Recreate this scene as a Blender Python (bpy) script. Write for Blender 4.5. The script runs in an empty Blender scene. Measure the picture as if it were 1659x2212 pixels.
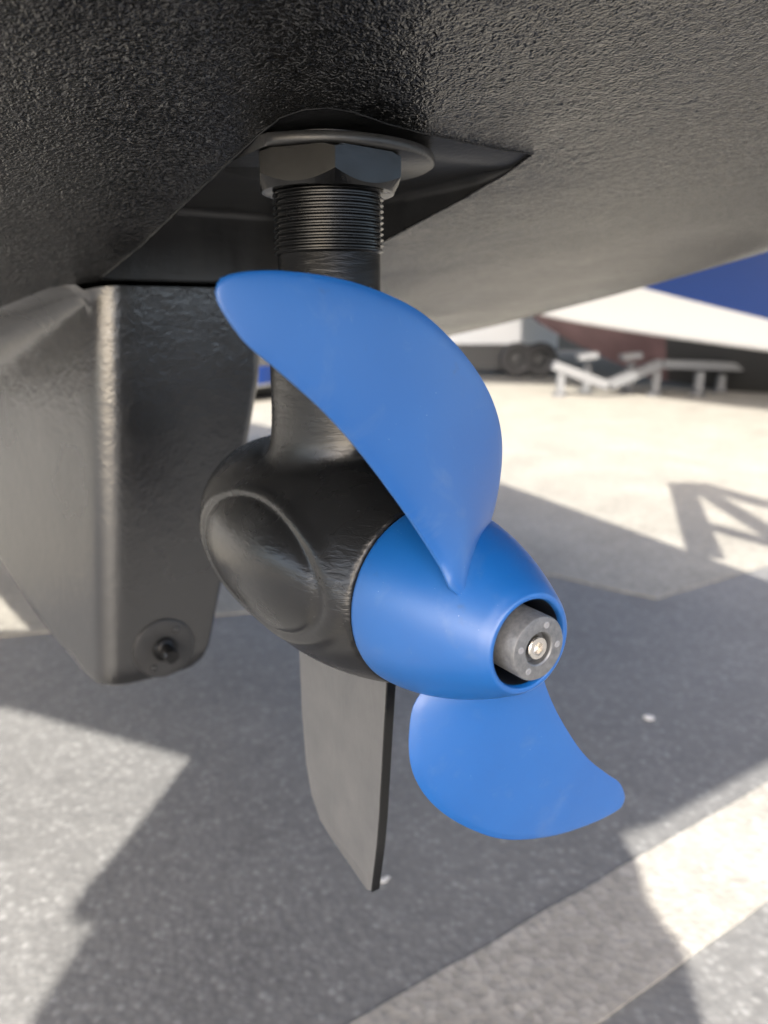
import bpy, bmesh, math, random
from mathutils import Vector, Matrix, noise
from mathutils.geometry import delaunay_2d_cdt
random.seed(4)
R = math.radians
sc = bpy.context.scene
COL = sc.collection

# ------------------------------------------------------------ camera, sky, sun, exposure
PITCH, CAM_Z = R(14.5), 0.95
cam_d = bpy.data.cameras.new('camera'); cam = bpy.data.objects.new('camera', cam_d); COL.objects.link(cam)
cam.location = (0, 0, CAM_Z); cam.rotation_euler = (R(90) - PITCH, 0, 0)
cam_d.sensor_fit = 'VERTICAL'; cam_d.sensor_height = 36; cam_d.lens = 36 * 1609 / 2212
cam_d.clip_start = 0.01; cam_d.clip_end = 2000
cam_d.dof.use_dof = True; cam_d.dof.focus_distance = 0.44; cam_d.dof.aperture_fstop = 5.6
sc.camera = cam

# boat frame: A points aft along the propeller shaft, B to the right of it
A = Vector((0.54403, -0.83907, 0)); B = Vector((0.83907, 0.54403, 0)); K = Vector((0, 0, 1))
O = Vector((0.0302606, 0.4437968, 0))
SHAFT_Z = 0.781
def P(u, v, z): return O + A * u + B * v + K * z

KU, KV = 0.845, 0.947                      # horizontal run of the sunlight per metre of height
to_sun = (A * KU - B * KV + K).normalized()
sun_el = math.asin(to_sun.z); sun_az = math.atan2(to_sun.x, to_sun.y)
w = bpy.data.worlds.new('World'); sc.world = w; w.use_nodes = True
nt = w.node_tree; nt.nodes.clear()
sky = nt.nodes.new('ShaderNodeTexSky'); sky.sky_type = 'NISHITA'; sky.sun_disc = False
sky.sun_elevation = sun_el; sky.sun_rotation = sun_az
bg = nt.nodes.new('ShaderNodeBackground'); bg.inputs[1].default_value = 0.15
sky.dust_density = 4; sky.ozone_density = .4; sky.air_density = .8
wo = nt.nodes.new('ShaderNodeOutputWorld')
nt.links.new(sky.outputs[0], bg.inputs[0]); nt.links.new(bg.outputs[0], wo.inputs[0])
sd = bpy.data.lights.new('sun', 'SUN'); sd.energy = 4.0; sd.angle = R(0.53); sd.color = (1, 0.945, 0.86)
so = bpy.data.objects.new('sun', sd); COL.objects.link(so); so.location = (-2, -5, 8)
so.rotation_euler = to_sun.to_track_quat('Z', 'Y').to_euler()
sc.view_settings.view_transform = 'Standard'; sc.view_settings.look = 'None'
sc.view_settings.exposure = 2.45; sc.view_settings.gamma = 1

# ------------------------------------------------------------ helpers
BASE = {}
def link(o, parent=None):
    COL.objects.link(o)
    if parent is not None: o.parent = parent
    return o
def thing(name, label, cat, base, group=None):
    o = bpy.data.objects.new(name, None); o.location = base; o.empty_display_size = .05
    link(o); BASE[o.name] = Vector(base)
    o['label'] = label; o['category'] = cat
    if group: o['group'] = group
    return o
def base_of(p):
    while p is not None and p.name not in BASE: p = p.parent
    return BASE[p.name] if p is not None else Vector((0, 0, 0))
def mesh(name, vs, fs, m, parent=None, smooth=None, **props):
    b = base_of(parent)
    me = bpy.data.meshes.new(name)
    me.from_pydata([tuple(Vector(v) - b) for v in vs], [], fs)
    me.update()
    bm = bmesh.new(); bm.from_mesh(me)
    bmesh.ops.remove_doubles(bm, verts=bm.verts, dist=1e-6)
    bmesh.ops.recalc_face_normals(bm, faces=bm.faces)
    if smooth is not None:
        for f in bm.faces: f.smooth = True
        for e in bm.edges:
            if len(e.link_faces) == 2 and e.calc_face_angle(0) > R(smooth): e.smooth = False
    bm.to_mesh(me); bm.free()
    me.materials.append(m)
    o = link(bpy.data.objects.new(name, me), parent)
    for k, v in props.items(): o[k] = v
    return o
def lathe(profile, org, ax, e1, e2, n=64, close=False, radf=None):
    """profile: list of (axial, radius); returns verts, faces"""
    vs, fs = [], []
    for i, (x, r) in enumerate(profile):
        for j in range(n):
            t = 2 * math.pi * j / n
            rr = radf(i, t, r) if radf else r
            vs.append(org + ax * x + (e1 * math.cos(t) + e2 * math.sin(t)) * rr)
    m = len(profile)
    for i in range(m - 1):
        for j in range(n):
            k = (j + 1) % n
            fs.append((i * n + j, i * n + k, (i + 1) * n + k, (i + 1) * n + j))
    if close:
        fs.append(tuple(range(n))[::-1]); fs.append(tuple(range((m - 1) * n, m * n)))
    return vs, fs
def prism(poly, z0, z1):
    n = len(poly)
    vs = [(p[0], p[1], z0) for p in poly] + [(p[0], p[1], z1) for p in poly]
    fs = [tuple(range(n))[::-1], tuple(range(n, 2 * n))] + [(i, (i + 1) % n, n + (i + 1) % n, n + i) for i in range(n)]
    return vs, fs
def beam(p, q, wd, ht, up=K):
    p, q = Vector(p), Vector(q); d = (q - p).normalized(); s = d.cross(up).normalized() * wd / 2; t = s.cross(d).normalized() * ht / 2
    vs = [e + a * s + b * t for e in (p, q) for a, b in ((-1, -1), (1, -1), (1, 1), (-1, 1))]
    return vs, [(0, 1, 2, 3), (7, 6, 5, 4), (0, 4, 5, 1), (1, 5, 6, 2), (2, 6, 7, 3), (3, 7, 4, 0)]
def merge(*parts):
    vs, fs = [], []
    for v, f in parts:
        n = len(vs); vs += list(v); fs += [tuple(i + n for i in q) for q in f]
    return vs, fs
def crom(pts, n):
    """Catmull-Rom through pts, n samples evenly spaced by index"""
    out = []; m = len(pts)
    for i in range(n):
        t = i / (n - 1) * (m - 1); k = min(int(t), m - 2); f = t - k
        p = [pts[max(0, min(m - 1, k + d))] for d in (-1, 0, 1, 2)]
        out.append(tuple(.5 * (2 * p[1][c] + (p[2][c] - p[0][c]) * f + (2 * p[0][c] - 5 * p[1][c] + 4 * p[2][c] - p[3][c]) * f * f
                    + (3 * p[1][c] - p[0][c] - 3 * p[2][c] + p[3][c]) * f ** 3) for c in range(len(pts[0]))))
    return out
def at(px, py, depth):
    """a point of the yard, read off the photograph's 1659 x 2212 grid at a chosen distance"""
    fw = Vector((0, math.cos(PITCH), -math.sin(PITCH))); up = Vector((0, math.sin(PITCH), math.cos(PITCH)))
    return Vector((0, 0, CAM_Z)) + (fw + Vector((1, 0, 0)) * ((px - 829.5) / 1609) - up * ((py - 1106) / 1609)) * depth

# ------------------------------------------------------------ materials
def mat(name, col, rough=.5, spec=.5, metal=0., build=None, coat=0., ior=1.5):
    m = bpy.data.materials.new(name); m.use_nodes = True
    n = m.node_tree.nodes; b = n['Principled BSDF']
    b.inputs['Base Color'].default_value = (*col, 1); b.inputs['Roughness'].default_value = rough
    b.inputs['Specular IOR Level'].default_value = spec; b.inputs['Metallic'].default_value = metal
    b.inputs['Coat Weight'].default_value = coat; b.inputs['IOR'].default_value = ior
    if build: build(m.node_tree, b)
    return m
def tc(t, scale=(1, 1, 1), rot=(0, 0, 0), out='Object'):
    c = t.nodes.new('ShaderNodeTexCoord'); mp = t.nodes.new('ShaderNodeMapping')
    mp.inputs['Scale'].default_value = scale; mp.inputs['Rotation'].default_value = rot
    t.links.new(c.outputs[out], mp.inputs[0]); return mp.outputs[0]
def nz(t, vec, scale, detail=3, rough=.55, dist=0.):
    n = t.nodes.new('ShaderNodeTexNoise'); n.inputs['Scale'].default_value = scale; n.inputs['Detail'].default_value = detail
    n.inputs['Roughness'].default_value = rough; n.inputs['Distortion'].default_value = dist
    t.links.new(vec, n.inputs['Vector']); return n.outputs['Fac']
def vor(t, vec, scale, out='Distance', feature='F1'):
    n = t.nodes.new('ShaderNodeTexVoronoi'); n.inputs['Scale'].default_value = scale; n.feature = feature
    t.links.new(vec, n.inputs['Vector']); return n.outputs[out]
def ramp(t, fac, stops):
    n = t.nodes.new('ShaderNodeValToRGB'); e = n.color_ramp.elements
    while len(e) < len(stops): e.new(.5)
    for x, (p, c) in zip(e, stops): x.position = p; x.color = (*c, 1) if len(c) == 3 else c
    t.links.new(fac, n.inputs[0]); return n.outputs[0]
def g1(v): return (v, v, v)
def mth(t, op, a, b):
    n = t.nodes.new('ShaderNodeMath'); n.operation = op
    for i, x in enumerate((a, b)):
        if hasattr(x, 'links'): t.links.new(x, n.inputs[i])
        else: n.inputs[i].default_value = x
    return n.outputs[0]
def mix(t, fac, a, b, mode='MIX'):
    n = t.nodes.new('ShaderNodeMix'); n.data_type = 'RGBA'; n.blend_type = mode
    for i, x in ((0, fac), (6, a), (7, b)):
        if hasattr(x, 'links'): t.links.new(x, n.inputs[i])
        else: n.inputs[i].default_value = x if i == 0 else (*x, 1)
    return n.outputs[2]
def bump(t, b, h, strength, dist, prev=None):
    n = t.nodes.new('ShaderNodeBump'); n.inputs['Strength'].default_value = strength; n.inputs['Distance'].default_value = dist
    t.links.new(h, n.inputs['Height'])
    if prev: t.links.new(prev, n.inputs['Normal'])
    t.links.new(n.outputs[0], b.inputs['Normal']); return n.outputs[0]

def b_hull(t, b):
    v = tc(t)
    wob = nz(t, v, 110, 2, .5, .6)
    fine = nz(t, tc(t, (1, 1, 1)), 240, 1, .5, 1.6)
    h = mth(t, 'ADD', mth(t, 'MULTIPLY', wob, .45), mth(t, 'MULTIPLY', fine, .75))
    pit = vor(t, v, 38)
    pitm = ramp(t, pit, [(0, g1(0)), (.085, g1(1))])
    sel = ramp(t, nz(t, v, 9, 2), [(.52, g1(1)), (.6, g1(0))])
    pitm = mix(t, 1, pitm, sel, 'LIGHTEN')
    h = mth(t, 'MULTIPLY', h, ramp(t, nz(t, v, 7, 4, .6), [(.34, g1(.45)), (.58, g1(1.1))]))
    h2 = mth(t, 'ADD', h, mth(t, 'MULTIPLY', pitm, .35))
    bump(t, b, h2, .62, .0055)
    c = ramp(t, nz(t, v, 14, 5, .6), [(.3, (.002, .0021, .0022)), (.7, (.005, .005, .005))])
    dust = ramp(t, nz(t, v, 5, 7, .7, .8), [(.5, g1(0)), (.78, g1(1))])
    c = mix(t, mth(t, 'MULTIPLY', dust, .25), c, (.03, .0295, .028))
    scf = ramp(t, nz(t, tc(t, (2, 14, 2), (0, 0, .9)), 18, 5, .7), [(.68, g1(0)), (.73, g1(1))])
    c = mix(t, mth(t, 'MULTIPLY', scf, .35), c, (.045, .044, .042))
    t.links.new(mix(t, 1, c, pitm, 'MULTIPLY'), b.inputs['Base Color'])
    t.links.new(ramp(t, nz(t, v, 6, 4), [(.3, g1(.11)), (.7, g1(.20))]), b.inputs['Roughness'])
M_hull = mat('black_antifouling', (.015, .015, .015), .25, .5, build=b_hull, ior=1.85)
def b_recess(t, b):
    v = tc(t)
    s = nz(t, tc(t, (1, 1, 6)), 30, 4, .6)
    bump(t, b, mth(t, 'ADD', s, nz(t, v, 260, 2)), .25, .001)
    t.links.new(ramp(t, nz(t, v, 18, 5, .6), [(.3, (.014, .0143, .0147)), (.7, (.026, .026, .026))]), b.inputs['Base Color'])
    t.links.new(ramp(t, nz(t, v, 9, 4), [(.3, g1(.26)), (.7, g1(.38))]), b.inputs['Roughness'])
M_recess = mat('smooth_black_paint', (.02, .02, .02), .4, .5, build=b_recess)
def b_keel(t, b):
    v = tc(t)
    h = mth(t, 'ADD', nz(t, v, 60, 3, .55, .4), mth(t, 'MULTIPLY', nz(t, v, 260, 2), .5))
    bump(t, b, h, .22, .003)
    t.links.new(ramp(t, nz(t, v, 11, 6, .65), [(.3, (.006, .0062, .0065)), (.7, (.012, .012, .012))]), b.inputs['Base Color'])
    t.links.new(ramp(t, nz(t, v, 7, 4), [(.3, g1(.2)), (.7, g1(.3))]), b.inputs['Roughness'])
M_keel = mat('keel_paint', (.02, .02, .02), .25, .5, build=b_keel, ior=1.8)
def b_pod(t, b):
    v = tc(t)
    br = nz(t, tc(t, (.8, 1.6, 4.2), (.5, .35, .4)), 60, 4, .65, .8)
    sp = ramp(t, vor(t, v, 420), [(.04, g1(1)), (.1, g1(0))])
    selr = ramp(t, nz(t, v, 55, 2), [(.55, g1(0)), (.62, g1(1))])
    spk = mth(t, 'MULTIPLY', sp, selr)
    patch = ramp(t, nz(t, v, 16, 3), [(.38, g1(.25)), (.62, g1(1))])
    bump(t, b, mth(t, 'MULTIPLY', br, patch), .42, .0018)
    c = ramp(t, nz(t, v, 25, 5, .6), [(.3, (.005, .0054, .006)), (.7, (.010, .0106, .0115))])
    t.links.new(mix(t, mth(t, 'MULTIPLY', spk, .5), c, (.22, .21, .2)), b.inputs['Base Color'])
    t.links.new(ramp(t, nz(t, v, 20, 4), [(.3, g1(.2)), (.7, g1(.32))]), b.inputs['Roughness'])
M_pod = mat('brushed_black_paint', (.016, .016, .017), .28, .5, build=b_pod, ior=1.5)
def b_nut(t, b):
    v = tc(t)
    bump(t, b, nz(t, v, 160, 3, .6, .5), .12, .0008)
    t.links.new(ramp(t, nz(t, v, 40, 4), [(.3, g1(.16)), (.7, g1(.28))]), b.inputs['Roughness'])
M_nut = mat('black_bronze_paint', (.005, .0052, .0055), .2, .3, build=b_nut)
def b_blue(t, b):
    v = tc(t)
    smear = ramp(t, nz(t, tc(t, (1, 1, 1.0)), 22, 6, .65, .5), [(.56, g1(0)), (.8, g1(1))])
    dots = ramp(t, vor(t, v, 230), [(.03, g1(1)), (.06, g1(0))])
    dots = mth(t, 'MULTIPLY', dots, ramp(t, nz(t, v, 35, 2), [(.58, g1(0)), (.63, g1(1))]))
    c = ramp(t, nz(t, v, 9, 4), [(.3, (.0005, .072, .268)), (.7, (.001, .083, .298))])
    c = mix(t, mth(t, 'MULTIPLY', smear, .30), c, (.14, .20, .30))
    scr_ = ramp(t, nz(t, tc(t, (1, 9, 1), (.3, .2, .7)), 60, 5, .7), [(.66, g1(0)), (.74, g1(1))])
    c = mix(t, mth(t, 'MULTIPLY', scr_, .18), c, (.22, .28, .36))
    dk = ramp(t, nz(t, v, 48, 3, .6), [(.68, g1(0)), (.74, g1(1))])
    c = mix(t, mth(t, 'MULTIPLY', dk, .35), c, (.03, .05, .09))
    c = mix(t, mth(t, 'MULTIPLY', dots, .6), c, (.5, .55, .6))
    t.links.new(c, b.inputs['Base Color'])
    t.links.new(ramp(t, nz(t, v, 16, 5), [(.3, g1(.36)), (.7, g1(.46))]), b.inputs['Roughness'])
    bump(t, b, nz(t, v, 700, 2), .06, .0005)
M_blue = mat('blue_coated_bronze', (.02, .14, .55), .42, .5, build=b_blue, ior=1.72)
def b_zinc(t, b):
    v = tc(t)
    t.links.new(ramp(t, nz(t, v, 300, 5, .6), [(.3, (.13, .134, .138)), (.7, (.21, .214, .218))]), b.inputs['Base Color'])
    bump(t, b, nz(t, v, 900, 2), .15, .0004)
M_zinc = mat('zinc', (.27, .27, .28), .48, .5, .55, b_zinc)
M_pin = mat('zinc_pin', (.27, .27, .275), .45, .5, .4)
M_steel = mat('stainless_steel', (.78, .74, .68), .22, .5, 1.)
M_shade_black = mat('dark_bore', (.006, .008, .013), .5)  # near black painted for the shade inside the hub bore; sleeve shares it
def b_asph(t, b):
    v = tc(t)
    big = nz(t, v, 1.2, 5, .6)
    ag = vor(t, v, 80, 'Color'); ag2 = vor(t, v, 80)
    sep = t.nodes.new('ShaderNodeSeparateColor'); t.links.new(ag, sep.inputs[0])
    agv = sep.outputs[0]
    stone = ramp(t, agv, [(0, (.048, .048, .048)), (.5, (.090, .090, .0895)), (.8, (.145, .145, .143)), (1, (.26, .26, .255))])
    c = mix(t, ramp(t, ag2, [(.3, g1(0)), (.75, g1(1))]), stone, (.052, .0515, .050))
    c = mix(t, .45, c, ramp(t, nz(t, v, 24, 6, .7), [(.3, (.058, .0575, .056)), (.72, (.165, .163, .158))]))
    c = mix(t, .5, c, ramp(t, big, [(.3, (.064, .064, .0635)), (.7, (.118, .1175, .115))]))
    st = ramp(t, nz(t, v, 3.3, 6, .68, .7), [(.56, g1(0)), (.72, g1(1))])
    c = mix(t, mth(t, 'MULTIPLY', st, .45), c, (.045, .0445, .044))
    pl = ramp(t, nz(t, v, 5.2, 5, .7, .3), [(.58, g1(0)), (.75, g1(1))])
    c = mix(t, mth(t, 'MULTIPLY', pl, .3), c, (.20, .197, .19))
    t.links.new(c, b.inputs['Base Color'])
    h = mth(t, 'ADD', ramp(t, ag2, [(0, g1(1)), (.8, g1(0))]), nz(t, v, 40, 4))
    bump(t, b, h, .2, .004)
M_asph = mat('asphalt', (.06, .06, .06), .75, .4, build=b_asph)
def b_second_light(t, b, k=1.0):
    v = tc(t)
    c = ramp(t, nz(t, v, 2.6, 8, .66, .4), [(.3, (.100, .093, .076)), (.5, (.158, .149, .124)), (.7, (.225, .214, .182))])
    sp = vor(t, v, 70, 'Color'); sep = t.nodes.new('ShaderNodeSeparateColor'); t.links.new(sp, sep.inputs[0])
    c = mix(t, .4, c, ramp(t, sep.outputs[1], [(0, (.085, .081, .073)), (.6, (.145, .137, .120)), (1, (.27, .258, .228))]))
    c = mix(t, .35, c, ramp(t, nz(t, v, 30, 6, .7), [(.3, (.085, .082, .074)), (.7, (.195, .185, .160))]))
    if k != 1: c = mix(t, 1, c, (k, k, k * 1.04), 'MULTIPLY')
    t.links.new(c, b.inputs['Base Color'])
    bump(t, b, mth(t, 'ADD', nz(t, v, 60, 5), vor(t, v, 70)), .5, .003)
M_second_light = mat('second_light_ground', (.27, .26, .23), .8, .35, build=b_second_light)  # second, reflected light painted in as pale ground with a concrete grain
M_second_light2 = mat('second_light_pale', (.3, .29, .27), .8, .35, build=lambda t, b: b_second_light(t, b, 1.2))  # paler version for the strip of reflected light
M_white = mat('white_gelcoat', (.48, .48, .465), .35, .5)
M_bluehull = mat('blue_gelcoat', (.001, .022, .12), .35, .4)
def b_red(t, b):
    t.links.new(ramp(t, nz(t, tc(t), 2.5, 4), [(.35, (.06, .034, .036)), (.65, (.10, .06, .062))]), b.inputs['Base Color'])
M_red = mat('worn_red_antifouling', (.15, .09, .09), .6, build=b_red)
M_alu = mat('galvanised_steel', (.085, .087, .09), .5, .5, .3)
M_tyre = mat('tyre_rubber', (.015, .015, .016), .7)
M_blocker = mat('blocker_sheet', (.16, .17, .18), .9)  # surface of the added shadow-casting sheet
def b_shed(t, b):
    wv = t.nodes.new('ShaderNodeTexWave'); wv.inputs['Scale'].default_value = 6; t.links.new(tc(t), wv.inputs[0])
    bump(t, b, wv.outputs[1], .4, .03)
M_shed = mat('dark_cladding', (.020, .023, .022), .6, build=b_shed)
M_glass = mat('window_glass', (.02, .025, .03), .08)
M_wood = mat('timber', (.22, .15, .09), .7)
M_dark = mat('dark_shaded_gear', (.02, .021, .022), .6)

# ------------------------------------------------------------ ground
g = mesh('ground', [(-300, -300, 0), (300, -300, 0), (300, 300, 0), (-300, 300, 0)], [(0, 1, 2, 3)], M_asph, kind='structure')
def jag(pts, step, amp):
    out = []
    for i in range(len(pts)):
        p, q = Vector(pts[i]), Vector(pts[(i + 1) % len(pts)]); L = (q - p).length; n = max(1, min(400, int(L / step)))
        nrm = Vector((-(q - p).y, (q - p).x)).normalized()
        for k in range(n):
            e = p + (q - p) * k / n
            out.append(e + nrm * (noise.noise((e.x * 9, e.y * 9, i)) * amp if k else 0))
    return out
def slab(name, uv, z, m, step=.05, amp=.004, thick=.02):
    pts = [P(p[0], p[1], 0) for p in jag(uv, step, amp)]
    vs, fs = prism([(p.x, p.y) for p in pts], z - thick, z)
    return mesh(name, vs, fs, m, kind='structure')
slab('second_light_strip', [(-.355, -3), (-.172, -3), (-.176, .9), (-.19, 5), (-.40, 5), (-.36, 1.0)], .004, M_second_light2)  # band of reflected light laid on the asphalt as pale ground
slab('second_light_apron', [(-1.18, 14), (-1.18, 1.865), (-1.36, 1.80), (-1.56, 1.745), (-1.76, 1.2), (-1.83, .647), (-2.03, .036), (-2.35, -1.0), (-2.6, -3), (-4, -14), (-40, -40), (-90, 20), (-40, 60)], .005, M_second_light, .06, .006)  # near edges follow the second light, which is in the ground colour

# ------------------------------------------------------------ own boat: hull, recess, keel
boat = thing('sailing_boat', 'black painted boat underside overhead with a square recess and a blunt keel stub', 'boat', P(-2, 0, 0))
def hz(u, v):
    wv = max(abs(v) - .71, 0)
    return .991 + .1935 * (u + .48) + .037 * (u + .48) ** 2 + .025 * v * v + .25 * wv * wv
U_AFT, U_BOW = .5, -7.0
def half(u):
    if u > -1.5: return .84
    t = (u + 1.5) / (U_BOW + 1.5); return max(.84 * (1 - t ** 2.4), .02)
lip = [(-.484, -.0745), (-.368, -.0638), (-.2513, -.0581), (-.1813, -.0539), (-.1285, -.0502), (-.1010, -.0462), (-.0880, -.0364), (-.0815, -.0244),
       (-.0808, -.0063), (-.0875, .0196), (-.0920, .0497), (-.0947, .0916), (-.0975, .1285), (-.0977, .1611), (-.1307, .1675), (-.1892, .1680),
       (-.2541, .1655), (-.3145, .1645), (-.4122, .1570), (-.484, .152)]
def densify(pts, step, closed=True, amp=0.):
    out = []
    for i in range(len(pts)):
        p, q = Vector(pts[i]), Vector(pts[(i + 1) % len(pts)]); n = max(1, int((q - p).length / step))
        nr = Vector((-(q - p).y, (q - p).x)).normalized()
        for k in range(n):
            e = p + (q - p) * k / n
            out.append(e + nr * amp * noise.noise((e.x * 120, e.y * 120, .3)))
    return out
lipd = densify(lip, .006, amp=.0009)
def inside(p, poly):
    c = False; n = len(poly)
    for i in range(n):
        a, b = poly[i], poly[(i - 1) % n]
        if (a[1] > p[1]) != (b[1] > p[1]) and p[0] < (b[0] - a[0]) * (p[1] - a[1]) / (b[1] - a[1]) + a[0]: c = not c
    return c
us = []; u = U_AFT
while u > U_BOW:
    us.append(u); u -= .03 if u > -1.8 else .16
us.append(U_BOW)
pts2, rows = [], []
NV = 61
for u in us:
    h = half(u)
    rows.append([(u, h * (2 * j / (NV - 1) - 1)) for j in range(NV)])
for rw in rows:
    for q in rw:
        if not inside(q, lip): pts2.append(Vector(q))
nb = len(pts2); pts2 += lipd
edges = [(nb + i, nb + (i + 1) % len(lipd)) for i in range(len(lipd))]
rv, re, rf, _, _, _ = delaunay_2d_cdt(pts2, edges, [], 0, 1e-7)
fs = []
for f in rf:
    c = sum((rv[i] for i in f), Vector((0, 0))) / len(f)
    if not inside(c, lipd) and abs(c.y) < half(c.x) + 1e-3: fs.append(tuple(f))
hull_v = [P(q.x, q.y, hz(q.x, q.y)) for q in rv]
hull = mesh('hull_bottom', hull_v, fs, M_hull, boat, 60)
# topsides, transom and deck, seen from no further than the bilge
def half_g(u): 
    if u > -1.6: return .85 + (-.055 - u) * .168
    t = (u + 1.6) / (U_BOW - .5 + 1.6); return max(1.11 * (1 - t ** 2.6), .03)
def gpt(u, s):
    ug = u + .52 * max(0, min(1, (u + 1.0) / 1.5)) ** 2 if u > -1 else u - .5 * max(0, (-5.5 - u) / 1.5)
    return P(ug, s * half_g(min(ug, .6)), 1.686)
def side(s):
    vs, fs = [], []
    for i, u in enumerate(us):
        b = P(u, s * half(u), hz(u, half(u))); t = gpt(u, s)
        m1 = b.lerp(t, .2) + B * s * .05; m2 = b.lerp(t, .6) + B * s * .05
        vs += [b, m1, m2, t]
    for i in range(len(us) - 1):
        for k in range(3): fs.append((4 * i + k, 4 * i + k + 1, 4 * i + 5 + k, 4 * i + 4 + k))
    return vs, fs
vsL = side(-1); vsR = side(1)
mesh('topside', *vsL, M_hull, boat, 60); mesh('topside', *vsR, M_hull, boat, 60)
n = len(us)
tv = [P(U_AFT, rows[0][j][1], hz(U_AFT, rows[0][j][1])) for j in range(NV)] + [gpt(U_AFT, -1).lerp(gpt(U_AFT, 1), j / (NV - 1)) for j in range(NV)]
mesh('transom', tv, [(j, j + 1, NV + j + 1, NV + j) for j in range(NV - 1)], M_hull, boat, 60)
dv = [gpt(u, -1) + K * .003 for u in us] + [gpt(u, 1) + K * .003 for u in us]
mesh('deck', dv, [(i, i + 1, n + i + 1, n + i) for i in range(n - 1)], M_white, boat)
# added light blockers: a sheet cut to the shadow edges, and shadow-casting bars (both above the picture)
shadow_outline = [(-.37, -.86), (-.44, -1.06), (-.60, -1.56), (-.69, -1.70), (-1.05, -2.5), (-.55, -2.5), (-.164, -1.75), (.31, -1.43), (.50, -1.61), (.60, -1.715),
      (.640, -1.745), (.665, -1.745), (.690, -1.720), (.705, -1.735), (.82, -1.83), (1.15, -2.1), (2.3, -2.3), (2.3, -1.9), (1.33, -1.04), (1.247, -.966), (1.15, -.93), (1.084, -.87), (.95, -.80), (.60, -.72)]
vs, fs = prism([(P(a_, b_, 0).x, P(a_, b_, 0).y) for a_, b_ in shadow_outline], 1.690, 1.700)
mesh('shadow_sheet', vs, fs, M_blocker, boat)
for p, q, wd in (((-.82, 1.892), (-.078, .995), .075), ((-.078, .995), (.12, .76), .075), ((-.80, 1.78), (-.745, 1.95), .06), ((-.76, 1.95), (.3, 1.70), .075), ((-.70, 1.875), (.30, 1.15), .06), ((-.20, 1.19), (.4, 1.15), .05)):
    mesh('shadow_bar', *beam(P(p[0], p[1], 1.774), P(q[0], q[1], 1.774), wd * 1.9, .03), M_alu, boat)
# recess
ZC = 1.0668
rv_, rf_ = [], []
nl = len(lipd); NR = 7
for i, q in enumerate(lipd):
    zz = hz(q.x, q.y); ztop = max(ZC, zz + .0015)
    e = lipd[(i + 4) % nl] - lipd[i - 4]; nr_ = Vector((-e.y, e.x)).normalized()
    if not inside(q + nr_ * .004, lipd): nr_ = -nr_
    fr = min(.009, max(.0006, (ztop - zz) * .8))
    rv_.append(P(q.x, q.y, zz))
    for k in range(NR - 1):
        th = k / (NR - 2) * math.pi / 2; w2 = q + nr_ * fr * (1 - math.cos(th))
        rv_.append(P(w2.x, w2.y, ztop - fr + fr * math.sin(th)))
for i in range(nl):
    j = (i + 1) % nl
    for k in range(NR - 1): rf_.append((NR * i + k, NR * i + k + 1, NR * j + k + 1, NR * j + k))
mesh('recess_wall', rv_, rf_, M_recess, boat, 40)
inner = [rv_[NR * i + NR - 1] for i in range(nl)]
in2 = [Vector(((q - O).dot(A), (q - O).dot(B))) for q in inner]
gp = [Vector((-.49 + .012 * i, -.08 + .012 * j)) for i in range(36) for j in range(23)]
gp = [q for q in gp if inside(q, in2) and min((q - e).length for e in in2) > .004]
cv, ce, cf, _, _, _ = delaunay_2d_cdt(in2 + gp, [(i, (i + 1) % nl) for i in range(nl)], [], 0, 1e-7)
cf = [tuple(f) for f in cf if inside(sum((cv[i] for i in f), Vector((0, 0))) / len(f), in2)]
mesh('recess_ceiling', [P(q.x, q.y, max(ZC, hz(q.x, q.y) + .0016)) for q in cv], cf, M_recess, boat, 60)
bv, bf = [], []
for i, q in enumerate(lipd):
    e = (lipd[(i + 1) % nl] - lipd[i - 1]).normalized(); nr_ = Vector((-e.y, e.x))
    rb = .0009 + .0008 * max(0, noise.noise((q.x * 90, q.y * 90, 2.)))
    for k in range(8):
        th = 2 * math.pi * k / 8; w2 = q + nr_ * rb * math.cos(th)
        bv.append(P(w2.x, w2.y, hz(q.x, q.y) + .0003 + rb * math.sin(th)))
for i in range(nl):
    j = (i + 1) % nl
    for k in range(8): bf.append((8 * i + k, 8 * i + (k + 1) % 8, 8 * j + (k + 1) % 8, 8 * j + k))
mesh('paint_lip', bv, bf, M_nut, boat, 80)
# keel stub
def lerp(a, b, t): return a + (b - a) * t
def itab(tab, x):
    for (x0, y0), (x1, y1) in zip(tab, tab[1:]):
        if x <= x1: return lerp(y0, y1, max(0, (x - x0) / (x1 - x0)))
    return tab[-1][1]
zb_tab = [(.0, .526), (.03, .523), (.06, .526), (.10, .538), (.15, .5486), (.2, .5678), (.28, .604), (.38, .648), (.70, .67), (1.4, .67)]
def keel_pt(side, d, t):
    """d metres forward of the blunt end, t 0 top .. 1 bottom"""
    u = -.484 - d; zt = hz(u, 0) + (-.006 if d < .0225 else .012); zb = itab(zb_tab, d)
    z = lerp(zt, zb, t)
    wide = .25 * min(d, .42) + .06 * max(0, min(d - .42, .5))
    if side < 0:
        v = itab([(0, -.075), (.44, -.091), (1, -.111)], t) - wide * lerp(1, .9, t)
        hf = .014 + .13 * d
        fl = max(0, 1 - max(0, hz(u, v) - z) / hf) ** 2.2 * min(1, d / .04)
        v -= (.030 + .09 * min(d, .5)) * fl
    else:
        v = itab([(0, .108), (.22, .1015), (.53, .068), (.84, .031), (1, .016)], t) + wide * .6
        v += .05 * max(0, 1 - t / .16) ** 2 * min(1, d / .05)
    return u, v, z
NT = 70
loopd = []           # (side, d) samples around the plan outline with rounded blunt corners
rc = .022
ds = [rc * (1 - math.cos(x * math.pi / 2 / 6)) for x in range(7)]
prof = []
fwd = [.045, .06, .075, .09, .14, .2, .27, .35, .45, .6, .8, 1.05, 1.3]
kv, kf = [], []
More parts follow.
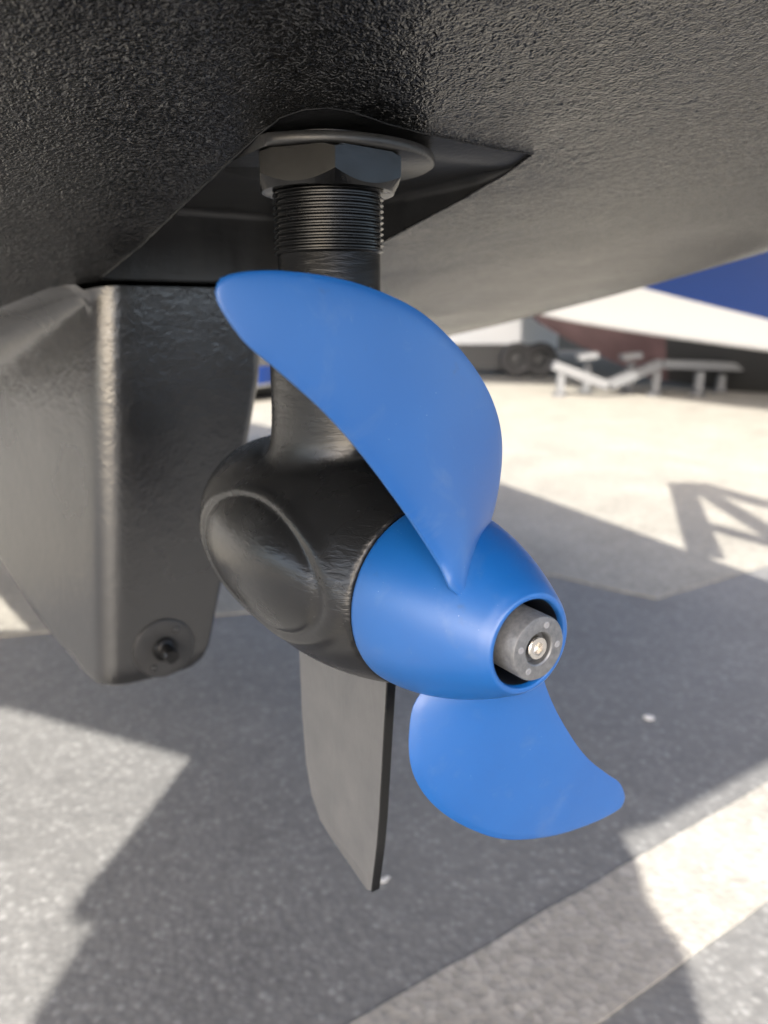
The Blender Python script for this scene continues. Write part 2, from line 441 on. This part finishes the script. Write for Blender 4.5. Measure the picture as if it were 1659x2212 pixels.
for it in range(NT + 1):
    t0 = it / NT
    t = t0
    ring = []
    def add(side, d, inset=0.):
        u_, v_, z_ = keel_pt(side, d, t)
        edge = max(0, (t - .955) / .045); sh = .010 * (1 - math.sqrt(max(0, 1 - edge * edge)))     # rounded foot
        v_ -= side * (sh + inset); 
        ring.append(P(u_ - sh * (1 if d < .03 else 0), v_, z_))
    for d in reversed(fwd): add(-1, d)
    add(-1, .03)
    for k in range(7):
        th = k / 6 * math.pi / 2
        add(-1, rc * (1 - math.sin(th)), rc * (1 - math.cos(th)))
    for k in range(1, 8):                       # blunt face
        f = k / 8
        l_, r_ = keel_pt(-1, 0, t), keel_pt(1, 0, t)
        edge = max(0, (t - .955) / .045); sh = .010 * (1 - math.sqrt(max(0, 1 - edge * edge)))
        ring.append(P(l_[0] - sh, lerp(l_[1] + rc, r_[1] - rc * .5, f), l_[2]))
    rr = rc * .5
    for k in range(7):
        th = (1 - k / 6) * math.pi / 2
        add(1, rr * (1 - math.sin(th)), rr * (1 - math.cos(th)))
    for d in [.03] + fwd: add(1, d)
    kv += ring; m_ = len(ring)
for i in range(NT):
    for j in range(m_ - 1): kf.append((i * m_ + j, i * m_ + j + 1, (i + 1) * m_ + j + 1, (i + 1) * m_ + j))
    kf.append((i * m_ + m_ - 1, i * m_, (i + 1) * m_, (i + 1) * m_ + m_ - 1))
kf.append(tuple(range(m_))); kf.append(tuple(range(NT * m_, NT * m_ + m_))[::-1])
# rounded right foot of the blunt face
for i, q in enumerate(kv):
    d = q - O; v_ = d.dot(B); u_ = d.dot(A)
    if u_ > -.60 and q.z < .60:
        x = (v_ + .018) / .036
        if x > 0: q.z += .012 * min(1, x) ** 2 * max(0, (.60 - q.z) / .06)
keel = mesh('keel_stub', kv, kf, M_keel, boat, 50)
# anode disc with bolt on the blunt face
ac = P(-.484, -.0385, .5665)
mesh('anode_disc', *lathe([(-.004, .037), (.0015, .037), (.0032, .0362), (.0040, .0335), (.0034, .024), (.0032, .0)], ac, A, B, K, 40), M_recess, keel, 40)
bolt = lathe([(.003, .0150), (.007, .0150), (.0085, .014), (.009, .0095), (.0095, .0090), (.030, .0090), (.032, .0075), (.032, 0)], ac, A, B, K, 24,
             radf=lambda i, t, r: r)
mesh('bolt', *bolt, M_nut, keel, 40)
for an in (55, 235):
    c_ = ac + A * .0032 + (B * math.cos(R(an)) + K * math.sin(R(an))) * .026
    mesh('rivet', *lathe([(0, .0045), (.002, .004), (.003, 0)], c_, A, B, K, 14), M_keel, keel, 40)
# main keel further forward, standing on a timber block
mk = []
for z, c, hw in ((.80, 1.3, .10), (.45, 1.15, .08), (.16, 1.1, .09)):
    for k in range(16):
        t = 2 * math.pi * k / 16; mk.append(P(-3.9 + c / 2 * math.cos(t), hw * math.sin(t), z))
mesh('main_keel', mk, [(i * 16 + j, i * 16 + (j + 1) % 16, (i + 1) * 16 + (j + 1) % 16, (i + 1) * 16 + j) for i in range(2) for j in range(16)] + [tuple(range(32, 48))], M_keel, boat, 50)
blk = thing('keel_block', 'timber block under the main keel of the black boat', 'timber block', P(-3.9, 0, 0))
mesh('block', *beam(P(-4.3, 0, .085), P(-3.5, 0, .085), .35, .148), M_wood, blk)

# ------------------------------------------------------------ drive leg
LEG_U = -.126
drive = thing('drive_leg', 'black painted drive leg with threaded shaft, hex lock nut and bulbous pod under the hull', 'drive leg', P(LEG_U, 0, SHAFT_Z))
LC = P(LEG_U, 0, 0)
FC = P(LEG_U - .030, .015, 0)
def flr(i, t, r):
    v_ = .015 + r * math.sin(t)                    # flat side against the recess wall
    return r if v_ > -.050 else min(r, -.065 / math.sin(t))
mesh('mounting_flange', *lathe([(1.0638, .02), (1.0638, .0765), (1.0632, .0775), (1.0608, .0785), (1.0582, .0785), (1.0572, .0780), (1.0562, .0765), (1.0560, .02)], FC, K, A, B, 96, radf=flr), M_recess, drive, 50)
mesh('upper_sleeve', *lathe([(1.0664, .034), (1.0545, .034)], LC, K, A, B, 48), M_shade_black, drive, 40)
# hex lock nut with chamfered lower corners; one corner faces the viewer
view_ang = math.atan2((Vector((0, 0, 0)) - LC).dot(B), (Vector((0, 0, 0)) - LC).dot(A)) + R(5)
def hexr(t, rc_): 
    x = (t - view_ang) % (math.pi / 3); x = x - math.pi / 6
    return rc_ * math.cos(math.pi / 6) / math.cos(x)
RCN = .0530; RIN = .0452; ZN0, ZN1 = 1.0330, 1.0552
vs, fs = [], []
NN = 96
ang = [view_ang + 2 * math.pi * j / NN for j in range(NN)]
prof = range(6)
for i in prof:
    for t in ang:
        h = hexr(t, RCN)
        rr, zz = [(.034, ZN1), (min(h, .0500), ZN1), (h, ZN1 - .0006 - max(0, h - .0500) * .5), (h, ZN0 + .0012 + (h - RIN) * .85), (RIN, ZN0), (.034, ZN0)][i]
        vs.append(LC + K * zz + (A * math.cos(t) + B * math.sin(t)) * rr)
for i in range(len(prof) - 1):
    for j in range(NN): fs.append((i * NN + j, i * NN + (j + 1) % NN, (i + 1) * NN + (j + 1) % NN, (i + 1) * NN + j))
mesh('lock_nut', vs, fs, M_nut, drive)
# threaded sleeve
prof = []; z = 1.034; pit = .00372
while z > .9965:
    for f, r in ((0, .0363), (.12, .0363), (.42, .0381), (.58, .0381), (.88, .0363)): prof.append((z - pit * f, r))
    z -= pit
prof.append((.9945, .0363)); prof.append((.9935, .0356))
tv_ = (LC - Vector((0, 0, LC.z))).normalized(); tw_ = K.cross(tv_)
vs, fs = lathe(prof, LC, K, tv_, tw_, 96)
for j in range(len(prof) - 2):
    for k in range(96):
        vs[j * 96 + k] = vs[j * 96 + k] + K * (pit * (k / 96 - .5))
nv = len(vs)
mesh('threaded_sleeve', vs, fs, M_nut, drive, 40)
mesh('leg_tube', *lathe([(.9965, .0350), (.9955, .0358), (.92, .0358), (.915, .037), (.90, .037)], LC, K, A, B, 72), M_pod, drive, 40)
# pod housing: body of revolution plus neck, fused
S_, SB, PP, QQ, RM, DR = .2883, .1068, 3.03, 2.77, .08, .0112
def prad(s):
    if s < SB: return .0605 + (RM - .0605) * (1 - ((SB - s) / SB) ** 2)
    return RM * max(0, 1 - abs((s - SB) / (S_ - SB)) ** PP) ** (1 / QQ)
C0 = P(0, 0, SHAFT_Z)
vs, fs = [], []
NS, NA = 70, 72
for i in range(NS + 1):
    f = i / NS; s = .0012 + (S_ - .0012) * (1 - (1 - f) ** 1.7)
    for j in range(NA):
        t = 2 * math.pi * j / NA; r_ = max(prad(s), .0015)
        vs.append(C0 - A * s + K * (DR * s) + (K * math.cos(t) - B * math.sin(t)) * r_)
for i in range(NS):
    for j in range(NA):
        k = (j + 1) % NA; fs.append((i * NA + j, i * NA + k, (i + 1) * NA + k, (i + 1) * NA + j))
fs.append(tuple(range(NA))); fs.append(tuple(range(NS * NA, NS * NA + NA)))
nv_, nf_ = [], []
levels = [(.80, 1.3), (.845, 1.18), (.852, 1.10), (.859, 1.05), (.866, 1.015), (.874, 1.0), (.884, .99), (.91, .99), (.93, .985), (.938, .92), (.940, .70)]
for z, k in levels:
    for j in range(48):
        t = 2 * math.pi * j / 48
        nv_.append(P(LEG_U + .060 * k * math.cos(t), .0405 * k * math.sin(t), z))
for i in range(len(levels) - 1):
    for j in range(48): nf_.append((i * 48 + j, i * 48 + (j + 1) % 48, (i + 1) * 48 + (j + 1) % 48, (i + 1) * 48 + j))
nf_.append(tuple(range(48))); nf_.append(tuple(range(10 * 48, 11 * 48)))
tmp = mesh('tmp_pod', *merge((vs, fs), (nv_, nf_)), M_pod)
rm = tmp.modifiers.new('r', 'REMESH'); rm.mode = 'VOXEL'; rm.voxel_size = .0021
sm = tmp.modifiers.new('s', 'SMOOTH'); sm.iterations = 6; sm.factor = .5
dg = bpy.context.evaluated_depsgraph_get()
me = bpy.data.meshes.new_from_object(tmp.evaluated_get(dg))
bpy.data.objects.remove(tmp)
pb = BASE[drive.name]
cs = [v.co.copy() for v in me.vertices]; ns = [v.normal.copy() for v in me.vertices]
def sstep(a, b, x):
    t = max(0, min(1, (x - a) / (b - a))); return t * t * (3 - 2 * t)
for v, c, nn in zip(me.vertices, cs, ns):
    d = c - C0; s = -d.dot(A); zz = d.z - DR * s; vv = d.dot(B)
    an = math.degrees(math.atan2(-vv, zz))
    for sg in (1, -1):
        an_ = an * sg
        if an_ < 10: continue
        rho = math.sqrt(((s - .113) / .099) ** 2 + ((an_ - 89) / 36.5) ** 2)
        if rho < 1.7:
            disp = .0015 * math.exp(-((rho - 1.03) / .09) ** 2) - .0012 * math.exp(-((rho - .91) / .05) ** 2) + .0062 * max(0, 1 - (rho / .93) ** 2)
            v.co = v.co + nn * disp
for v in me.vertices: v.co = v.co - pb
for p_ in me.polygons: p_.use_smooth = True
me.materials.clear(); me.materials.append(M_pod); me.name = 'pod_housing'
pod = link(bpy.data.objects.new('pod_housing', me), drive)
# fin under the pod
fo = [(-.1925, .73), (-.1904, .6594), (-.189, .6079), (-.1836, .5591), (-.174, .532), (-.160, .5165), (-.140, .511), (-.1165, .507), (-.0765, .5040), (-.0700, .508),
      (-.0615, .556), (-.0579, .5841), (-.0522, .6504), (-.048, .6971), (-.046, .73)]
fin_v, fin_f = [], []
nF = len(fo)
for sgn in (-1, 1):
    for (u, z) in fo: fin_v.append(P(u, sgn * (.0012 if u < -.10 else .0030), z))
    for (u, z) in fo: fin_v.append(P(u + (.022 if u < -.10 else -.0008), sgn * .0034, z + (.010 if z < .53 else 0)))
for s0 in (0, 2 * nF):
    for i in range(nF - 1): fin_f.append((s0 + i, s0 + i + 1, s0 + nF + i + 1, s0 + nF + i))
    for i in range(7): fin_f.append((s0 + nF + i, s0 + nF + i + 1, s0 + nF + nF - 2 - i, s0 + nF + nF - 1 - i))
for i in range(nF): fin_f.append((i, (i + 1) % nF, 2 * nF + (i + 1) % nF, 2 * nF + i))
def b_fin(t, b):
    v = tc(t)
    bump(t, b, nz(t, tc(t, (1, 1, .35)), 70, 4, .6, .6), .3, .0012)
    t.links.new(ramp(t, nz(t, v, 30, 5, .65), [(.3, (.075, .077, .079)), (.7, (.10, .10, .10))]), b.inputs['Base Color'])
M_fin = mat('fin_paint', (.035, .035, .035), .42, .5, build=b_fin)
mesh('fin', fin_v, fin_f, M_fin, drive, 25)
te = fo[9:]
tv_, tf_ = [], []
for (u, z) in te: tv_ += [P(u + .0006, -.0036, z), P(u + .0006, .0036, z), P(u + .0022, .0036, z), P(u + .0022, -.0036, z)]
for i in range(len(te) - 1):
    for k in range(4): tf_.append((4 * i + k, 4 * i + (k + 1) % 4, 4 * i + 4 + (k + 1) % 4, 4 * i + 4 + k))
tf_ += [(3, 2, 1, 0), tuple(4 * (len(te) - 1) + k for k in range(4))]
mesh('trailing_edge_strip', tv_, tf_, M_nut, drive, 40)

# ------------------------------------------------------------ propeller
prop = thing('propeller', 'blue two bladed propeller on the black drive leg', 'propeller', C0)
LH, RH, R0, QE = .08859, .06018, .02873, 1.711
prof = [(.0, .05), (.0004, RH - .0012), (.0016, RH)]
for i in range(1, 25):
    f = 1 - i / 24
    x = LH * (1 - f); rad = R0 + (RH - R0) * (1 - (1 - f) ** QE)
    if x > .002 and x < LH - .002: prof.append((x, rad))
prof += [(LH - .0022, R0 + .0007), (LH - .0008, R0), (LH, R0 - .0012), (LH, R0 - .0026), (LH - .0010, R0 - .0036), (LH - .004, R0 - .0040)]
hub = mesh('hub', *lathe(prof, C0, A, K, B, 96), M_blue, prop, 50)
mesh('bore', *lathe([(LH - .0038, R0 - .0041), (LH - .02, R0 - .0045), (.03, R0 - .005), (.03, 0)], C0, A, K, B, 72), M_shade_black, hub, 40)  # bore darkness is shade put into the colour
BL = [(.8526, .0491), (.7626, .0575), (.7144, .0696), (.6732, .0975), (.6635, .1349), (.6743, .163), (.6996, .1922), (.7141, .2108), (.7056, .2269), (.6921, .234),
      (.6679, .2367), (.628, .2329), (.5597, .2238), (.4455, .208), (.3312, .1925), (.2194, .1778), (.1172, .1629), (-.02, .1441), (-.1564, .1266), (-.2772, .1094), (-.3696, .0913), (-.4554, .0694), (-.4530, .0572)]
X0, PT, KK, TH0, K2 = .03742, .03157, -.08069, -.15044, -.00303
def hel(th, r): return C0 + A * (X0 + PT * (th - TH0) + KK * r + K2 * r * r) + (K * math.cos(th) - B * math.sin(th)) * r
def cart(p): return (p[1] * math.sin(p[0]), p[1] * math.cos(p[0]))
def pol(c): return (math.atan2(c[0], c[1]), math.hypot(c[0], c[1]))
NTB, NSB = 60, 26
tipi = 10
left = [cart(p) for p in BL[:tipi + 1]]; right = [cart(p) for p in BL[tipi:][::-1]]
def resample(pts, n):
    d = crom(pts, 600); acc = [0]
    for p, q in zip(d, d[1:]): acc.append(acc[-1] + math.dist(p, q))
    out = []; k = 0
    for i in range(n):
        s = acc[-1] * (i / (n - 1)); 
        while k < 598 and acc[k + 1] < s: k += 1
        f = (s - acc[k]) / max(1e-9, acc[k + 1] - acc[k]); out.append((lerp(d[k][0], d[k + 1][0], f), lerp(d[k][1], d[k + 1][1], f)))
    return out
left = resample(left, NTB); right = resample(right, NTB)
def root_row(rr, e):        # continue the blade into the hub
    out = []
    for c in (left[0], right[0]):
        th, r = pol(c); out.append((th, r - rr))
    return out
def blade_mesh(turn):
    vs, fs = [], []
    rot = Matrix.Rotation(turn, 3, A)
    def pt(th, r): return C0 + rot @ (hel(th, r) - C0)
    rows_ = []
    for dr in (.020, .010):
        (tl, rl), (tr, rr) = [pol(left[0]), pol(right[0])]
        rows_.append([(lerp(tl, tr, j / NSB), lerp(rl, rr, j / NSB) - dr) for j in range(NSB + 1)])
    for i in range(NTB):
        l, r = left[i], right[i]
        if i == NTB - 1: rw = [pol(l)] * (NSB + 1)
        else:
            pl, pr = pol(l), pol(r); f = i / (NTB - 1); bl = sstep(.0, .35, f)
            rw = []
            for j in range(NSB + 1):
                s = j / NSB
                c = pol((lerp(l[0], r[0], s), lerp(l[1], r[1], s))); p2 = (lerp(pl[0], pr[0], s), lerp(pl[1], pr[1], s))
                rw.append((lerp(p2[0], c[0], bl), lerp(p2[1], c[1], bl)))
        rows_.append(rw)
    nr = len(rows_)
    for sgn in (1, -1):
        for i, rw in enumerate(rows_):
            f = max(0, (i - 2)) / (NTB - 1)
            for j, (th, r) in enumerate(rw):
                e = 1e-3
                nrm = (pt(th + e, r) - pt(th - e, r)).cross(pt(th, r + e) - pt(th, r - e)).normalized()
                s = j / NSB
                ed = (4 * s * (1 - s)) ** .55
                root = math.exp(-max(0, r - .055) / .012)
                h = .0007 + ed * (.0034 * (1 - f) ** .8 + .0009 + .0012 * root)
                if i == nr - 1: h = .0
                vs.append(pt(th, r) + nrm * h * sgn)
    w_ = NSB + 1
    for k in range(2):
        o = k * nr * w_
        for i in range(nr - 1):
            for j in range(NSB): fs.append((o + i * w_ + j, o + i * w_ + j + 1, o + (i + 1) * w_ + j + 1, o + (i + 1) * w_ + j))
    o = nr * w_
    for i in range(nr - 1):
        for j in (0, NSB): fs.append((i * w_ + j, (i + 1) * w_ + j, o + (i + 1) * w_ + j, o + i * w_ + j))
    return vs, fs
mesh('blade', *blade_mesh(0), M_blue, prop, 55, label='upper blue blade in front of the drive leg')
mesh('blade', *blade_mesh(math.pi), M_blue, prop, 55, label='lower blue blade pointing to the right')
E1 = LH + .0068
anode = mesh('hub_anode', *lathe([(.03, .0188), (E1 - .0012, .0182), (E1 - .0003, .0177), (E1, .0168), (E1, .0098), (E1 - .0006, .0091), (E1 - .0055, .0087), (E1 - .0055, 0)], C0, A, K, B, 64), M_zinc, prop, 30)
for an in (40, 112, 232, 300):
    c_ = C0 + A * (E1 - .0002) + (K * math.cos(R(an - 20)) + B * math.sin(R(an - 20))) * .0133
    mesh('pin', *lathe([(0, .0020), (.0004, .0019), (.0006, .0014), (.0003, .0006), (.0003, 0)], c_, A, K, B, 18), M_pin, anode, 40)
def scr(i, t, r):
    if i in (4, 5, 6): return r * math.cos(math.pi / 6) / math.cos((t % (math.pi / 3)) - math.pi / 6)
    return r
mesh('screw', *lathe([(E1 - .006, .0065), (E1 - .0012, .0065), (E1 - .0005, .0060), (E1 - .0004, .0042), (E1 - .0006, .0036), (E1 - .0036, .0035), (E1 - .0038, .0)], C0, A, K, B, 48, radf=scr), M_steel, anode, 28)

# ------------------------------------------------------------ yard behind
def motorboat(name, label, bow, stern, beam_h, keel_d, tops, band, m_bottom, m_band, m_top, deck_m, base_z=0.0, bandf=None, bow_split=0):
    """bow / stern: points on the centreline at chine height"""
    bow, stern = Vector(bow), Vector(stern)
    ax = (stern - bow); L = Vector((ax.x, ax.y, 0)).length; d = Vector((ax.x, ax.y, 0)) / L; s = Vector((-d.y, d.x, 0))
    t = thing(name, label, 'boat', (bow.x + d.x * L / 2, bow.y + d.y * L / 2, base_z))
    N = 26
    def ring(i, sg):
        f = i / N; b = beam_h * (1 - (1 - f) ** 2.3)
        cz = lerp(bow.z, stern.z, f ** .75)
        kz = cz - keel_d * min(1, f * 3.2) ** .8
        c = bow + d * (L * f); bf = bandf(f) if bandf else band
        fl = 1 + .28 * (1 - f)
        out = []
        out.append(Vector((c.x, c.y, kz)))
        out.append(Vector((c.x, c.y, lerp(kz, cz, .55))) + s * sg * b * .62)
        out.append(Vector((c.x, c.y, cz)) + s * sg * b)
        out.append(Vector((c.x, c.y, cz + .03)) + s * sg * (b + .035))
        out.append(Vector((c.x, c.y, cz + .03 + bf)) + s * sg * (b * lerp(1, fl, bf / (tops + .01)) + .05) - d * .25 * (1 - f) * bf)
        out.append(Vector((c.x, c.y, cz + tops)) + s * sg * (b * fl + .07) - d * .45 * (1 - f) * tops)
        return out
    def strip(k0, k1, i0=0, i1=N):
        vs, fs = [], []
        for sg in (-1, 1):
            o = len(vs); kk = k1 - k0 + 1
            for i in range(i0, i1 + 1): vs += ring(i, sg)[k0:k1 + 1]
            for i in range(i1 - i0):
                for k in range(kk - 1): fs.append((o + i * kk + k, o + i * kk + k + 1, o + (i + 1) * kk + k + 1, o + (i + 1) * kk + k))
        return vs, fs
    if bow_split:
        mesh('bottom', *strip(0, 2, 0, bow_split), m_bottom, t, 40, label='worn red forward part of the bottom')
        mesh('bottom', *strip(0, 2, bow_split, N), M_dark, t, 40)  # aft part coloured dark to stand for the shade under the hull
    else: mesh('bottom', *strip(0, 2), m_bottom, t, 40)
    mesh('chine_strip', *strip(2, 3), M_white, t, 40)
    mesh('lower_side', *strip(3, 4), m_band, t, 40)
    mesh('upper_side', *strip(4, 5), m_top, t, 40)
    dv, df = [], []
    for i in range(N + 1): dv += [ring(i, -1)[5], ring(i, 1)[5]]
    for i in range(N): df.append((2 * i, 2 * i + 1, 2 * i + 3, 2 * i + 2))
    mesh('deck', dv, df, deck_m, t)
    tr = ring(N, -1) + ring(N, 1)[::-1]
    mesh('transom', tr, [tuple(range(12))], m_top, t)
    return t, d, s, L
def lines_at(px, py, depth): return at(px, py, depth)
# 1 blue and white boat on a galvanised cradle
bowp = at(1130, 668, 11.2); sternp = at(2250, 822, 8.6)
mb, dB, sB, LB = motorboat('motor_boat', 'blue and white boat with worn red bottom on a galvanised cradle', bowp, sternp, 1.05, .62, 1.5, .5, M_red, M_white, M_bluehull, M_white,
    bandf=lambda f: lerp(.85, .16, min(1, f * 1.35)), bow_split=9)
cr = thing('boat_cradle', 'galvanised V shaped boat cradle with short legs under the blue and white boat', 'cradle', (at(1310, 845, 9.4).x, at(1310, 845, 9.4).y, 0))
DC = 9.4
p1, p2, p3, p4 = at(1195, 788, DC), at(1312, 832, DC), at(1425, 786, DC), at(1600, 792, DC + .2)
mesh('crossbeam', *beam(p1, p2, .16, .11), M_alu, cr); mesh('crossbeam', *beam(p2 + Vector((.012, 0, .004)), p3, .16, .11), M_alu, cr)
mesh('side_rail', *beam(p3 + Vector((.02, 0, 0)), p4, .14, .10), M_alu, cr)
for px, yo in ((1212, 0), (1268, .5), (1362, .35), (1418, 0), (1512, .1), (1560, .45)):
    q = at(px, 800, DC + yo); zt = q.z + (.10 if px in (1268, 1362) else -.02)
    leg = mesh('leg', *beam((q.x, q.y, .06), (q.x, q.y, zt), .09, .09, up=Vector((0, 1, 0))), M_alu, cr)
    mesh('foot', *lathe([(0.008, .0), (.008, .10), (.03, .10), (.06, .05), (.065, 0)], Vector((q.x, q.y, 0)), K, Vector((1, 0, 0)), Vector((0, 1, 0)), 16), M_alu, leg, 40)
for px in (1268, 1362):
    q = at(px, 772, DC + .2); mesh('pad', *beam(q + Vector((-.12, 0, 0)), q + Vector((.12, 0, .03)), .2, .07), M_alu, cr)
# 2 white boat further off
bow2, st2 = at(900, 735, 15.5), at(1215, 776, 13.2)
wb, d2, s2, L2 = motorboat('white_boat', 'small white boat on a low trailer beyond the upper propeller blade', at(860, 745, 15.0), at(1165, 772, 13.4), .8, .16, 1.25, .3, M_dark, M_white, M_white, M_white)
trl = thing('boat_trailer', 'dark low trailer with wheels under the small white boat', 'trailer', (at(1120, 825, 12.8).x, at(1120, 825, 12.8).y, 0))
for q, z in ((at(1040, 790, 12.9), .42), (at(1090, 790, 13.8), .42)):
    pass
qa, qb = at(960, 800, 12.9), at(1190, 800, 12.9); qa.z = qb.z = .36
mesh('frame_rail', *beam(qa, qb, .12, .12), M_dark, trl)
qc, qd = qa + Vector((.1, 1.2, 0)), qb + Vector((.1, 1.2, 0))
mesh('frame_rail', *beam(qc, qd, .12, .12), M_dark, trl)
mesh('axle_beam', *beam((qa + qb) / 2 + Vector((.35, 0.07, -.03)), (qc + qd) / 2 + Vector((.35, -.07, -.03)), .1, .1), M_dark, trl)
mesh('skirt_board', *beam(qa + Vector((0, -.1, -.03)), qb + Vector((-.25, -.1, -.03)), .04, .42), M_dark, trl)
for px in (1110, 1160):
    for dy in (-.22, 1.42):
        q = at(px, 812, 12.9); c = Vector((q.x, q.y + dy, .29))
        X, Y = Vector((1, 0, 0)), Vector((0, 1, 0))
        wh = mesh('wheel', *lathe([(-.09, .15), (-.10, .2), (-.09, .27), (-.05, .29), (.05, .29), (.09, .27), (.10, .2), (.09, .15)], c, Y, X, K, 28), M_tyre, trl, 40)
        mesh('rim', *lathe([(-.07, .155), (-.05, .12), (-.07, .05), (-.07, 0)], c, Y, X, K, 20), M_dark, wh, 40)
# 3 blue boat seen in the gap left of the leg
motorboat('blue_boat', 'blue boat in the small gap between keel stub and drive leg', at(640, 818, 9.6), at(430, 835, 9.0), .7, .22, .9, .35, M_dark, M_bluehull, M_bluehull, M_white)
motorboat('reflection_dark_hull', 'added unseen dark hull behind the viewer that darkens reflections', (.9, -4.4, .75), (5.4, -.9, .55), .9, .35, .72, .4, M_dark, M_dark, M_dark, M_dark)  # added behind the camera to darken reflections in the black paint
# workshop at the back of the yard
shed = thing('boat_shed', 'dark clad workshop building behind the boats', 'building', (22, 24, 0))
mesh('wall', [(1, 24, 0), (40, 24, 0), (40, 24, 6), (1, 24, 6), (1, 36, 0), (40, 36, 0), (40, 36, 6), (1, 36, 6)],
     [(0, 1, 2, 3), (5, 4, 7, 6), (4, 0, 3, 7), (1, 5, 6, 2)], M_shed, shed)
mesh('roof', [(.6, 23.6, 6), (40.4, 23.6, 6), (40.4, 30, 8.5), (.6, 30, 8.5), (.6, 36.4, 6), (40.4, 36.4, 6)], [(0, 1, 2, 3), (3, 2, 5, 4)], M_shed, shed)
for x in (4, 16, 28):
    dr_ = mesh('door', *beam((x, 23.97, 2.0), (x + 4, 23.97, 2.0), .08, 4.0), M_shed, shed)
    mesh('handle', *beam((x + 3.7, 23.9, 1.1), (x + 3.7, 23.9, 1.4), .04, .04, up=Vector((0, 1, 0))), M_alu, dr_)
# added unseen roof on posts, placed to shade the far boats and ground
sh_ = thing('added_shade_roof', 'added unseen flat roof on posts that shades the far boats', 'added shade roof', (6, 8, 0))
vs, fs = prism([(-1.2, 8.4), (1.5, 7.3), (3.2, 3.8), (9.5, 4.0), (9.5, 21), (-1.2, 21)], 3.2, 3.3)
mesh('roof', vs, fs, M_dark, sh_)  # added unseen roof that shades the far boats and ground
for q in ((3.7, 4.2), (9.3, 4.7), (9.3, 20.8), (2.2, 20.8)):
    mesh('added_shade_roof_post', *beam((q[0], q[1], 0), (q[0], q[1], 3.198), .12, .12, up=Vector((0, 1, 0))), M_alu, sh_)
# small pale stones on the asphalt
for (px, py, s, lb) in ((1400, 1553, .011, 'pale pebble on dark asphalt right of the lower blade'), (826, 1904, .006, 'tiny pale pebble on the asphalt beside the fin tip'), (836, 1897, .004, 'tiniest pale pebble beside the fin tip')):
    q = at(px, py, 1); dirv = q - Vector((0, 0, CAM_Z)); c = Vector((0, 0, CAM_Z)) + dirv * (CAM_Z / -dirv.z)
    bm = bmesh.new(); bmesh.ops.create_icosphere(bm, subdivisions=2, radius=s)
    for v in bm.verts: v.co *= 1 + .35 * noise.noise(v.co * 60); v.co.z *= .45; v.co.x *= 1.3
    me = bpy.data.meshes.new('pebble'); bm.to_mesh(me); bm.free(); me.materials.append(mat('pebble_stone', (.33, .33, .32), .7))
    o = link(bpy.data.objects.new('pebble', me)); o.location = (c.x, c.y, s * .35)
    o['label'] = lb; o['category'] = 'pebble'
